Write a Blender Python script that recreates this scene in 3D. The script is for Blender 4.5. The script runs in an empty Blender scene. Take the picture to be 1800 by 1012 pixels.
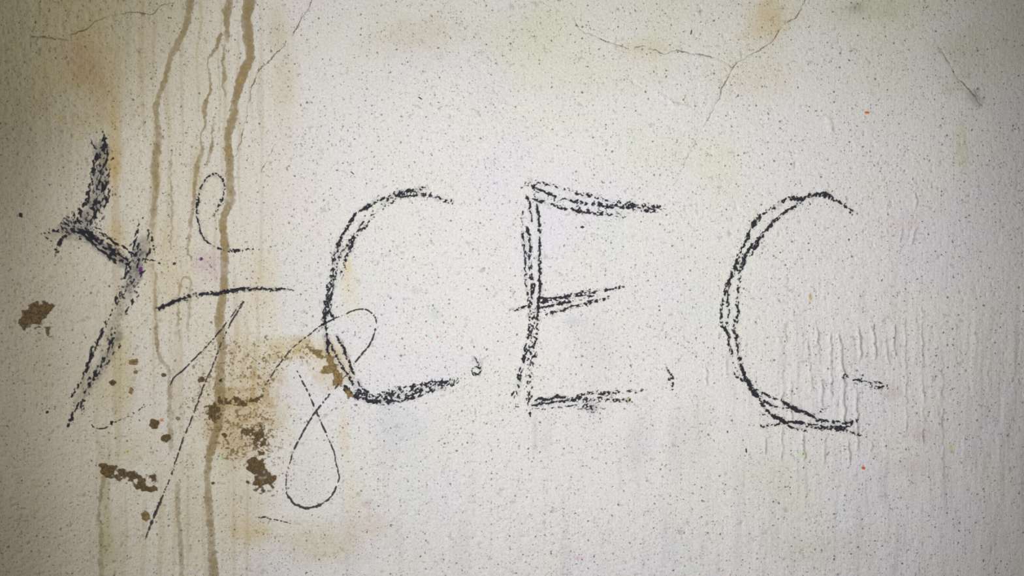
import bpy, math
import numpy as np

# ------------------------------------------------------------------ camera, world, lights
C = bpy.context.scene.collection
PX = 0.001                    # one photograph pixel is one millimetre of wall
EYE = 1.40                    # height of the middle of the picture above the floor
DIST = 1.40                   # camera to wall

def world_xyz(x, y, h):
    """wall coordinates (mm right, mm down, mm proud of the plaster) to metres"""
    return np.stack([(x - 900) * PX, -h * PX, EYE - (y - 506) * PX], -1)

cam_d = bpy.data.cameras.new('camera')
cam = bpy.data.objects.new('camera', cam_d); C.objects.link(cam)
cam.location = (0, -DIST, EYE); cam.rotation_euler = (math.pi / 2, 0, 0)
cam_d.sensor_width = 36; cam_d.lens = 36 * DIST / 1.8
bpy.context.scene.camera = cam

w = bpy.data.worlds.new('room_light'); bpy.context.scene.world = w
w.use_nodes = True
w.node_tree.nodes['Background'].inputs[0].default_value = (1.0, .97, .90, 1)
w.node_tree.nodes['Background'].inputs[1].default_value = 0.16

def spot(name, loc, target, power, angle, radius, color=(1, 1, 1), blend=1.0):
    from mathutils import Vector
    d = bpy.data.lights.new(name, 'SPOT'); d.energy = power; d.spot_size = math.radians(angle)
    d.spot_blend = blend; d.shadow_soft_size = radius; d.color = color
    o = bpy.data.objects.new(name, d); C.objects.link(o); o.location = loc
    o.rotation_euler = (Vector(target) - Vector(loc)).to_track_quat('-Z', 'Y').to_euler()
    return o
# added spot behind the camera; its soft falloff darkens the corners
spot('vignette_spot', (0.10, -1.50, 1.45), (0.10, 0, 1.385), 77, 88, 0.03, (.975, .985, 1.0))
# added side lamp, unseen on the left, to bring out the plaster relief
def area(name, loc, target, power, size, color):
    from mathutils import Vector
    d = bpy.data.lights.new(name, 'AREA'); d.energy = power; d.size = size; d.color = color
    o = bpy.data.objects.new(name, d); C.objects.link(o); o.location = loc
    o.rotation_euler = (Vector(target) - Vector(loc)).to_track_quat('-Z', 'Y').to_euler()
area('relief_side_light', (-2.3, -1.2, 1.85), (0.2, 0, 1.4), 23, 0.35, (.97, .98, 1.0))

vs = bpy.context.scene.view_settings
vs.view_transform = 'Standard'; vs.look = 'None'; vs.gamma = 1; vs.use_curve_mapping = False
vs.exposure = 0.0

# ------------------------------------------------------------------ noise
def noise(x, y, s, seed, sy=None):
    """value noise, 0..1"""
    sy = sy or s
    t = np.random.RandomState(seed).rand(256, 256)
    u = x / s + 37.3 + seed * 1.7; v = y / sy + 91.1 + seed * 2.3
    i = np.floor(u).astype(np.int64); j = np.floor(v).astype(np.int64)
    f = u - i; g = v - j
    f = f * f * (3 - 2 * f); g = g * g * (3 - 2 * g)
    i0 = i & 255; i1 = (i + 1) & 255; j0 = j & 255; j1 = (j + 1) & 255
    return (t[j0, i0] * (1 - f) + t[j0, i1] * f) * (1 - g) + (t[j1, i0] * (1 - f) + t[j1, i1] * f) * g

def fbm(x, y, s, seed, n=3, sy=None):
    sy = sy or s; a = 0; k = 1; tot = 0
    for q in range(n):
        a = a + k * noise(x, y, s / 2 ** q, seed + q * 11, sy / 2 ** q); tot += k; k *= .55
    return a / tot

def even(n):
    """stretch a noise field so its values are evenly spread over 0..1"""
    q = np.quantile(n.ravel()[::7] if n.size > 5000 else n.ravel(), np.linspace(0, 1, 101))
    return np.interp(n, q, np.linspace(0, 1, 101))

def smooth(a, b, x):
    t = np.clip((x - a) / (b - a), 0, 1); return t * t * (3 - 2 * t)

def spline(pts, step=1.0):
    """smooth curve through the points; extra columns (width, strength) are carried along"""
    p = np.array(pts, float)
    if len(p) < 2: return p
    P = np.vstack([2 * p[0] - p[1], p, 2 * p[-1] - p[-2]]); out = []
    for k in range(1, len(P) - 2):
        n = max(2, int(np.hypot(*(P[k + 1] - P[k])[:2]) / step))
        t = np.linspace(0, 1, n, endpoint=False)[:, None]
        a, b, c, d = P[k - 1], P[k], P[k + 1], P[k + 2]
        out.append(.5 * (2 * b + (c - a) * t + (2 * a - 5 * b + 4 * c - d) * t ** 2 + (3 * b - a - 3 * c + d) * t ** 3))
    out.append(p[-1:]); return np.vstack(out)

def stamp(F, xs, ys, pts, width, power=1.0, hard=.7, wob=0., seed=1, ends=True):
    """raise field F to the stroke's strength around its path"""
    S = spline([tuple(q) for q in pts]); n = len(S)
    W = S[:, 2] if S.shape[1] > 2 else np.full(n, width)
    T = S[:, 3] if S.shape[1] > 3 else np.full(n, power)
    fx = noise(np.arange(n), np.zeros(n), 9, seed) - .5
    fy = noise(np.arange(n), np.zeros(n), 9, seed + 5) - .5
    pv = .72 + .56 * noise(np.arange(n), np.zeros(n), 14, seed + 9)
    for k in range(n):
        r = max(W[k] / 2, .6); cx = S[k, 0] + fx[k] * wob; cy = S[k, 1] + fy[k] * wob
        e = 1.0
        if ends: e = min(1, (min(k, n - 1 - k) + 2) / 9.0)
        r = r * (.55 + .45 * e)
        i0, i1 = np.searchsorted(xs, (cx - r, cx + r)); j0, j1 = np.searchsorted(ys, (cy - r, cy + r))
        if i1 <= i0 or j1 <= j0: continue
        d2 = ((xs[None, i0:i1] - cx) ** 2 + (ys[j0:j1, None] - cy) ** 2) / r ** 2
        v = T[k] * pv[k] * (.6 + .4 * e) * np.clip(1 - d2, 0, 1) ** hard
        np.maximum(F[j0:j1, i0:i1], v, out=F[j0:j1, i0:i1])

def ragged(F, X, Y, xs, ys, amount, s, seed):
    """shift the field about a little so its edges fray"""
    dx = amount * 2 * (noise(X, Y, s, seed) - .5) + amount * (noise(X, Y, s * .45, seed + 2) - .5)
    dy = amount * 2 * (noise(X, Y, s, seed + 1) - .5) + amount * (noise(X, Y, s * .45, seed + 3) - .5)
    st = xs[1] - xs[0]
    i = np.clip(((X + dx - xs[0]) / st).round().astype(int), 0, len(xs) - 1)
    j = np.clip(((Y + dy - ys[0]) / st).round().astype(int), 0, len(ys) - 1)
    return F[j, i]

def inside(X, Y, poly):
    """signed distance-like mask: distance to polygon edge, positive inside"""
    p = np.array(poly, float); q = np.roll(p, -1, 0)
    d = np.full(X.shape, 1e9); c = np.zeros(X.shape, bool)
    for (ax, ay), (bx, by) in zip(p, q):
        t = np.clip(((X - ax) * (bx - ax) + (Y - ay) * (by - ay)) / ((bx - ax) ** 2 + (by - ay) ** 2 + 1e-9), 0, 1)
        d = np.minimum(d, np.hypot(X - ax - t * (bx - ax), Y - ay - t * (by - ay)))
        if ay != by:
            hit = ((ay > Y) != (by > Y)) & (X < (bx - ax) * (Y - ay) / (by - ay) + ax); c ^= hit
    return np.where(c, d, -d)

# ------------------------------------------------------------------ shape of the plaster
def coords(a, b, step, lo, hi):
    mid = np.arange(a, b + step / 2, step)
    def grow(start, end):
        v = []; p = start; s = step
        while p < end: s = min(s * 1.35, 120); p += s; v.append(min(p, end))
        return np.array(v)
    left = -grow(-a, -lo)[::-1]; right = grow(b, hi)
    return np.concatenate([left, mid, right])
STEP = 1.5
GX = coords(-24, 1824, STEP, -3700, 5500)
GY = coords(-24, 1036, STEP, -794, 1906)
MX, MY = np.meshgrid(GX, GY)

CRACKS = [
 ('left_top', [(55,64),(82,66),(110,70),(119,73)], 3.0, .75),
 ('left_top', [(125,60),(152,50),(172,35),(190,30),(212,26),(237,20),(267,25),(280,12),(307,4)], 2.2, .8),
 ('by_drips', [(549,-10),(542,15),(530,32),(520,52),(514,64)], 2.0, .85),
 ('by_drips', [(503,73),(487,92),(470,110),(455,122),(447,140),(441,160),(436,185),(430,217),(425,240),(415,275)], 1.8, .75),
 ('by_drips', [(482,257),(472,277),(460,300)], 1.3, .45),
 ('right_top', [(1420,-10),(1401,28),(1379,44),(1360,70),(1342,84),(1315,98),(1293,114),(1285,127),(1271,152),(1262,177),(1249,200)], 2.2, .62),
 ('right_top', [(1249,200),(1234,226),(1215,262),(1200,295),(1183,325)], 1.8, .42),
 ('middle_top', [(1285,118),(1271,109),(1252,100),(1231,95),(1215,95),(1190,88),(1170,94),(1150,88),(1132,80),(1110,85),(1090,81),(1065,72),(1040,60)], 2.2, .5),
 ('middle_top', [(1040,60),(1028,58),(1015,44),(1007,27)], 1.8, .42),
 ('middle_top', [(944,64),(955,80),(972,92)], 1.6, .35),
 ('far_right', [(1655,90),(1664,104),(1675,122),(1682,138),(1705,158),(1714,171),(1727,186)], 2.0, .55),
]
BUMPS = [  # ridges and dents of the plaster coat: path, width, height in mm
 ([(1457,210),(1460,222),(1463,233)], 14, 1.6), ([(1501,247),(1508,256),(1512,262)], 10, .9),
 ([(1155,163),(1172,176),(1190,184),(1215,190)], 9, 1.3), ([(1107,138),(1118,146),(1128,152)], 7, -1.1),
 ([(880,184),(900,188),(912,186)], 7, 1.0), ([(1050,148),(1049,162),(1040,176),(1028,181)], 6, 1.2),
 ([(1380,560),(1372,720)], 8, .6), ([(1435,575),(1440,640)], 6, 1.1), ([(1458,585),(1460,700)], 7, 1.0),
 ([(1472,590),(1480,640),(1482,760)], 8, 1.5), ([(1510,578),(1512,630)], 7, 1.2), ([(1535,570),(1538,632)], 7, 1.3),
 ([(1555,590),(1560,640)], 6, .9), ([(1570,570),(1572,625)], 6, 1.1), ([(1420,600),(1424,690)], 6, .8),
 ([(1444,665),(1443,712)], 7, 1.1), ([(1505,680),(1506,790)], 6, .9), ([(1390,670),(1391,740)], 6, .7),
 ([(1590,560),(1592,760)], 5, .6), ([(1620,540),(1622,780)], 5, .6), ([(1655,620),(1656,840)], 5, .5),
 ([(1610,400),(1600,430)], 7, .9), ([(1585,400),(1580,425)], 6, .7), ([(1609,340),(1608,365)], 6, .8),
 ([(1345,770),(1344,800)], 5, .7), ([(1375,750),(1374,810)], 5, .7), ([(1412,760),(1413,810)], 5, .8),
 ([(1450,770),(1447,815)], 6, .8), ([(1490,775),(1492,815)], 6, .9), ([(1530,770),(1532,800)], 5, .7),
 ([(1275,620),(1278,660)], 6, .7), ([(1240,640),(1242,680)], 6, .6),
 ([(700,450),(720,445),(760,436)], 10, -.4),
]
def relief(X, Y):
    x2 = X + 14 * (noise(X, Y, 60, 3) - .5)
    h = 2.2 * (fbm(X, Y, 260, 21, 2) - .5)
    rough = .55 + .75 * smooth(.35, .7, fbm(X, Y, 210, 31, 2)) + .35 * smooth(1150, 1700, X) + .7 * smooth(480, 60, X) + .3 * smooth(420, 100, X) * smooth(400, 100, Y)
    rough = rough * (1 - .35 * smooth(520, 700, X) * smooth(1300, 1000, X) * smooth(230, 420, Y) * smooth(760, 600, Y))
    h = h + rough * 0.80 * (fbm(X, Y, 13, 41, 3) - .5) + 2.0 * smooth(620, 120, X) * smooth(760, 150, Y) * (fbm(X, Y, 8, 43, 2) - .5)
    h = h + rough * 0.55 * (noise(X, Y, 4.2, 51) - .5)
    run = .5 + .9 * smooth(1200, 1500, X) * smooth(320, 600, Y) + .5 * smooth(450, 120, X)
    h = h + run * .42 * (fbm(x2, Y, 6.5, 61, 2, 90) - .5)
    h = h + smooth(1280, 1420, X) * smooth(430, 600, Y) * smooth(900, 760, Y) * .9 * smooth(.52, .85, fbm(x2, Y, 14, 71, 2, 130))
    h = h - .9 * smooth(.80, .93, noise(X, Y, 5.5, 81)) * rough
    return h
H = relief(MX, MY)
for k, (p, wd, am) in enumerate(BUMPS):
    F = np.zeros_like(H); stamp(F, GX, GY, p, wd * 1.15, 1, 1.2, 5, 200 + k)
    F = F * (.45 + 1.1 * noise(MX, MY, 13, 240 + k)); H += 1.25 * am * F
F = np.zeros_like(H)
for k, (g, p, wd, st) in enumerate(CRACKS): stamp(F, GX, GY, p, wd + 4, st, 1.0, 3, 300 + k, False)
H -= 1.0 * F

def height(x, y):
    i = np.clip(np.searchsorted(GX, x) - 1, 0, len(GX) - 2); j = np.clip(np.searchsorted(GY, y) - 1, 0, len(GY) - 2)
    f = (x - GX[i]) / (GX[i + 1] - GX[i]); g = (y - GY[j]) / (GY[j + 1] - GY[j])
    return (H[j, i] * (1 - f) + H[j, i + 1] * f) * (1 - g) + (H[j + 1, i] * (1 - f) + H[j + 1, i + 1] * f) * g

# ------------------------------------------------------------------ colour of the plaster (old limewash, tea-brown water stains)
def lin(c):
    c = np.array(c, float) / 255; return np.where(c < .04045, c / 12.92, ((c + .055) / 1.055) ** 2.4)
col = np.ones(MX.shape + (3,)) * lin((227, 224, 221))
def tint(mask, c):
    global col
    col = col * (1 - mask[..., None]) + lin(c) * mask[..., None]
n1 = fbm(MX, MY, 150, 101, 3); n2 = fbm(MX, MY, 120, 111, 3); n3 = fbm(MX, MY, 60, 121, 3)
stk = fbm(MX, MY, 16, 131, 3, 170)
tint(.55 * smooth(.50, .72, n1), (222, 220, 227))
tint(.30 * smooth(.52, .70, n2), (221, 223, 207))
tint(smooth(.55, .7, n3) * .25, (230, 219, 215))
tint((.5 * smooth(260, 0, MY) * smooth(500, 700, MX)) * (.4 + .9 * n2), (208, 208, 182))
tint(.22 * smooth(.5, .8, stk) * smooth(700, 900, MY), (190, 186, 190))
def blob(cx, cy, rx, ry, c, a, pw=1.0, seed=7):
    j = (np.abs(MX - cx) < rx * 1.5 + 4) & (np.abs(MY - cy) < ry * 1.5 + 4)
    x, y = MX[j], MY[j]
    d = np.hypot((x - cx) / rx, (y - cy) / ry) + .95 * (fbm(x, y, max(rx, ry) * .5, seed, 4) - .5)
    m = a * smooth(1.08, .05, d) ** pw * (.45 + .45 * fbm(x, y, 9, seed + 3, 2, 30) + .65 * fbm(x, y, 7, seed + 4, 3))
    m = np.clip(m, 0, 1)[:, None]
    col[j] = col[j] * (1 - m) + lin(c) * m
# the stained left quarter
left = smooth(640, 330, MX + 70 * (fbm(MX, MY, 90, 141, 3, 300) - .5))
tint(left * (.40 + .3 * stk), (214, 203, 174))
tint(.75 * smooth(270, 60, MX) * (.6 + .4 * n2), (176, 164, 140))
tint((.50 + .3 * stk) * smooth(420, 120, MX + .7 * MY), (122, 113, 84))
tint(.65 * smooth(.40, .75, fbm(MX, MY, 45, 147, 4)) * smooth(300, 170, MX) * smooth(20, 110, MX) * smooth(300, 120, MY), (164, 140, 92))
tint(.45 * smooth(420, 250, MX + 60 * (n3 - .5)) * smooth(330, 40, MY), (190, 178, 136))
tint(.5 * smooth(140, -10, MX), (140, 128, 106))
tint(.35 * smooth(300, 0, MX) * smooth(800, 1010, MY), (160, 148, 122))
for b in [(175,150,75,120,(170,146,98),.6), (150,115,40,50,(164,136,98),.4), (120,95,40,40,(168,146,132),.35),
          (200,300,24,90,(196,172,112),.75), (203,230,18,110,(190,166,108),.5), (205,420,26,60,(205,184,134),.6),
          (275,300,18,110,(198,180,132),.55), (345,300,18,80,(196,178,132),.55), (300,470,60,120,(212,196,158),.45),
          (215,640,34,120,(196,180,130),.5), (430,690,100,140,(202,182,138),.6), (400,760,70,90,(196,170,122),.55),
          (520,615,95,34,(206,186,138),.75), (585,650,50,50,(196,170,110),.5), (455,500,40,110,(215,200,168),.6),
          (420,880,70,90,(205,192,158),.5), (330,900,60,130,(206,196,168),.5), (190,960,26,90,(184,172,124),.55),
          (185,870,14,120,(172,160,118),.5), (230,790,60,60,(202,190,158),.4), (445,935,60,30,(206,184,140),.6),
          (560,955,120,50,(208,198,172),.6), (650,920,60,60,(214,200,186),.6), (500,150,30,140,(208,196,170),.5),
          (485,60,26,60,(202,190,160),.5), (370,468,34,40,(202,176,182),.55), (610,470,14,50,(218,202,160),.6),
          (615,520,30,60,(224,212,184),.5), (605,760,16,60,(220,208,180),.6), (620,860,20,60,(222,212,188),.5),
          (1350,30,70,60,(206,186,144),.75), (1320,120,110,80,(214,206,184),.5), (1130,85,80,30,(206,192,160),.5),
          (1260,300,60,90,(220,220,196),.4), (1180,260,160,70,(218,222,200),.4), (1540,20,110,40,(196,194,160),.5),
          (1690,110,60,80,(196,192,160),.45), (1500,14,26,14,(150,150,144),.5), (1715,172,24,20,(130,128,124),.5),
          (1690,250,20,80,(206,202,166),.45), (720,60,110,60,(206,194,172),.5), (900,60,150,60,(206,208,182),.4),
          (1005,130,200,50,(214,216,194),.4), (980,215,160,60,(222,224,202),.35),
          (700,750,60,60,(204,204,210),.5), (1050,650,60,150,(212,211,212),.45), (1010,565,26,16,(190,192,202),.4),
          (1040,716,22,16,(150,148,156),.5), (960,770,20,60,(200,199,204),.4), (1120,790,30,90,(206,204,206),.5),
          (1190,780,24,110,(205,203,202),.4), (1230,760,30,110,(208,208,196),.4), (940,770,8,60,(176,176,180),.35),
          (732,511,16,8,(196,198,204),.6), (765,550,14,18,(200,202,210),.5), (680,447,16,6,(198,196,202),.4),
          (1360,850,110,120,(214,211,190),.4), (1450,960,110,60,(206,202,180),.35), (1570,690,26,22,(206,188,184),.5),
          (1625,760,40,26,(212,190,196),.5), (1600,820,50,22,(208,192,190),.35), (1590,395,40,30,(220,206,210),.4),
          (1331,384,8,6,(206,208,140),.7), (1412,800,14,8,(196,214,150),.5), (1672,786,7,9,(216,206,110),.7),
          (1105,702,5,5,(200,196,110),.9), (392,804,5,5,(150,196,120),.7), (224,795,8,6,(196,190,100),.6),
          (105,208,9,9,(176,166,94),.6), (141,242,8,8,(176,168,100),.5), (345,995,6,4,(180,184,96),.6),
          (645,886,14,14,(200,170,176),.5), (1020,980,18,4,(214,170,180),.5), (1425,522,5,10,(200,170,100),.8),
          (95,715,10,6,(190,160,136),.5), (65,650,40,90,(182,170,146),.35), (180,690,60,60,(200,188,150),.35)]:
    blob(*b, seed=int(b[0] + b[1]))
tint(.6 * smooth(.50, .68, fbm(MX, MY, 11, 149, 3)) * np.clip(smooth(1, .3, np.hypot((MX - 425) / 95, (MY - 700) / 135)) + smooth(1, .3, np.hypot((MX - 530) / 85, (MY - 618) / 36)), 0, 1), (174, 148, 92))
# run marks in the stained quarter, edges of evaporated puddles
run = smooth(.60, .78, fbm(MX + 10 * (noise(MX, MY, 70, 5) - .5), MY, 10, 151, 2, 260))
tint(.30 * run * smooth(520, 430, MX) * smooth(60, 220, MX), (178, 156, 112))
# grime streaks down the right-hand half
run2 = smooth(.62, .85, fbm(MX + 8 * (noise(MX, MY, 50, 6) - .5), MY, 7, 161, 2, 110))
tint(.22 * run2 * smooth(1000, 1500, MX) * smooth(350, 650, MY), (164, 158, 156))
tint(.30 * smooth(1600, 1830, MX) * smooth(600, 0, MY), (166, 164, 140))  # smoothly greyer towards the right edge, most at the top
tint(.30 * smooth(1600, 1830, MX), (176, 172, 166))
# shade painted along the right side of the plaster runs
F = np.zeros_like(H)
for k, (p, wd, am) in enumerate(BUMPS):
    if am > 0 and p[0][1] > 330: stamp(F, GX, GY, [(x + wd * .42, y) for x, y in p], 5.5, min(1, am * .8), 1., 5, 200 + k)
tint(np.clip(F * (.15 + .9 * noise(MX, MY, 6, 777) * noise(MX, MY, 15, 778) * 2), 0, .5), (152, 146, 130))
# the sheltered hollows hold more dust
cav = H - fbm(MX, MY, 13, 41, 1) * 0
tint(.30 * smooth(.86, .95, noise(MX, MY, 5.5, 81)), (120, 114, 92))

# ------------------------------------------------------------------ materials
def material(name):
    m = bpy.data.materials.new(name); m.use_nodes = True
    nt = m.node_tree; return m, nt, nt.nodes, nt.links, nt.nodes['Principled BSDF']
def N(nodes, kind, **kw):
    n = nodes.new(kind)
    for k, v in kw.items():
        if k.startswith('_'): setattr(n, k[1:], v)
        else: n.inputs[k.replace('_', ' ')].default_value = v
    return n
def ramp(nodes, links, src, a, b):
    r = N(nodes, 'ShaderNodeMapRange', _interpolation_type='SMOOTHSTEP')
    r.inputs['From Min'].default_value = a; r.inputs['From Max'].default_value = b
    links.new(src, r.inputs['Value']); return r.outputs['Result']
def math2(nodes, links, op, a, b):
    n = N(nodes, 'ShaderNodeMath', _operation=op)
    for k, s in enumerate((a, b)):
        if isinstance(s, (int, float)): n.inputs[k].default_value = s
        else: links.new(s, n.inputs[k])
    return n.outputs[0]

def plaster():
    m, nt, ns, lk, bs = material('old_limewashed_plaster')
    at = N(ns, 'ShaderNodeAttribute', _attribute_name='wash')
    tc = ns.new('ShaderNodeTexCoord'); O = tc.outputs['Object']
    # fine sandy mottling
    fine = N(ns, 'ShaderNodeTexNoise', Scale=260, Detail=4, Roughness=.65); lk.new(O, fine.inputs['Vector'])
    mot = ramp(ns, lk, fine.outputs['Fac'], .3, .7)
    # air holes: small random pits with dirt in them, clustered
    clus = N(ns, 'ShaderNodeTexNoise', Scale=9, Detail=4, Roughness=.65); lk.new(O, clus.inputs['Vector'])
    cl = ramp(ns, lk, clus.outputs['Fac'], .34, .66)
    wob = N(ns, 'ShaderNodeTexNoise', Scale=420, Detail=1); lk.new(O, wob.inputs['Vector'])
    wv = N(ns, 'ShaderNodeVectorMath', _operation='MULTIPLY_ADD'); lk.new(wob.outputs['Color'], wv.inputs[0])
    wv.inputs[1].default_value = (.004, .004, .004); lk.new(O, wv.inputs[2])
    pits = None
    for sc, rad, keep, dark in ((95, .20, .50, .85), (150, .25, .50, .6), (42, .085, .36, 1.0), (210, .28, .6, .42)):
        v = N(ns, 'ShaderNodeTexVoronoi', Scale=sc, _feature='F1', Randomness=1); lk.new(wv.outputs[0], v.inputs['Vector'])
        sx = ns.new('ShaderNodeSeparateColor'); lk.new(v.outputs['Color'], sx.inputs[0])
        th = math2(ns, lk, 'MULTIPLY', sx.outputs[0], rad)             # own size
        d = math2(ns, lk, 'SUBTRACT', th, v.outputs['Distance'])
        k = ramp(ns, lk, d, 0, rad * .35)
        # keep some: more where clustered
        pr = math2(ns, lk, 'MULTIPLY_ADD', cl, 1.0); ns[-1].inputs[1].default_value = .75; ns[-1].inputs[2].default_value = keep - .3
        on = math2(ns, lk, 'LESS_THAN', sx.outputs[1], pr)
        k = math2(ns, lk, 'MULTIPLY', math2(ns, lk, 'MULTIPLY', k, on), dark)
        pits = k if pits is None else math2(ns, lk, 'MAXIMUM', pits, k)
    mx = N(ns, 'ShaderNodeMix', _data_type='RGBA', _blend_type='MULTIPLY'); mx.inputs[0].default_value = 1
    lk.new(at.outputs['Color'], mx.inputs[6])
    g = N(ns, 'ShaderNodeMix', _data_type='RGBA'); lk.new(mot, g.inputs[0])
    g.inputs[6].default_value = (.86, .855, .85, 1); g.inputs[7].default_value = (1.04, 1.04, 1.04, 1)
    lk.new(g.outputs[2], mx.inputs[7])
    dm = N(ns, 'ShaderNodeMix', _data_type='RGBA'); lk.new(math2(ns, lk, 'MULTIPLY', pits, .85), dm.inputs[0])
    lk.new(mx.outputs[2], dm.inputs[6]); dm.inputs[7].default_value = (.11, .095, .06, 1)
    lk.new(dm.outputs[2], bs.inputs['Base Color'])
    bs.inputs['Roughness'].default_value = .9; bs.inputs['Specular IOR Level'].default_value = .15
    # fine relief: sand grain, brush lines, holes
    st = N(ns, 'ShaderNodeMapping'); st.inputs['Scale'].default_value = (1, 1, .1); lk.new(O, st.inputs['Vector'])
    br = N(ns, 'ShaderNodeTexNoise', Scale=330, Detail=3); lk.new(st.outputs[0], br.inputs['Vector'])
    gr = N(ns, 'ShaderNodeTexNoise', Scale=420, Detail=4, Roughness=.6); lk.new(O, gr.inputs['Vector'])
    s = math2(ns, lk, 'MULTIPLY', br.outputs['Fac'], .5); s = math2(ns, lk, 'ADD', s, gr.outputs['Fac'])
    s = math2(ns, lk, 'SUBTRACT', s, math2(ns, lk, 'MULTIPLY', pits, 1.2))
    bp = N(ns, 'ShaderNodeBump', Strength=.9, Distance=.0015); lk.new(s, bp.inputs['Height'])
    lk.new(bp.outputs[0], bs.inputs['Normal'])
    return m
M_PLASTER = plaster()

def film(name, c1, c2, top=1.0, scale=300, rough=.9, gamma=1.0):
    """a thin deposit on the plaster: how dense it lies comes from the mesh"""
    m, nt, ns, lk, bs = material(name)
    tc = ns.new('ShaderNodeTexCoord')
    nz = N(ns, 'ShaderNodeTexNoise', Scale=scale, Detail=3); lk.new(tc.outputs['Object'], nz.inputs['Vector'])
    f = ramp(ns, lk, nz.outputs['Fac'], .35, .65)
    mx = N(ns, 'ShaderNodeMix', _data_type='RGBA'); lk.new(f, mx.inputs[0])
    mx.inputs[6].default_value = (*lin(c1), 1); mx.inputs[7].default_value = (*lin(c2), 1)
    lk.new(mx.outputs[2], bs.inputs['Base Color']); bs.inputs['Roughness'].default_value = rough
    bs.inputs['Specular IOR Level'].default_value = .2
    at = N(ns, 'ShaderNodeAttribute', _attribute_name='cover')
    a = math2(ns, lk, 'MULTIPLY', at.outputs['Fac'], top)
    g = math2(ns, lk, 'MULTIPLY_ADD', f, .5); ns[-1].inputs[1].default_value = .5; ns[-1].inputs[2].default_value = .72
    lk.new(math2(ns, lk, 'MINIMUM', math2(ns, lk, 'MULTIPLY', a, g), 1.0), bs.inputs['Alpha'])
    return m
M_COAL = film('charcoal', (20, 20, 27), (52, 51, 60), 1.0, 500)
M_PENCIL = film('pencil', (44, 38, 40), (88, 80, 82), 1.0, 600)
M_SMUDGE = film('charcoal_dust', (80, 78, 84), (116, 113, 118), .62, 220)
M_DRIP = film('dried_water_stain', (148, 127, 82), (164, 144, 99), .86, 150)
M_MUD = film('dried_mud', (76, 60, 38), (110, 90, 58), 1.0, 260)
M_MUD2 = film('dried_ochre_mud', (112, 92, 56), (146, 124, 82), 1.0, 260)
M_CRACK = film('crack_dirt', (96, 80, 60), (126, 108, 84), 1.0, 400)
M_ORANGE = film('orange_paint', (214, 96, 40), (226, 116, 56), 1.0, 400)
M_PALE_ORANGE = film('faded_orange_paint', (212, 140, 104), (216, 158, 126), .8, 400)
M_PURPLE = film('purple_crayon', (92, 40, 112), (120, 70, 130), 1.0, 400)

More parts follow.
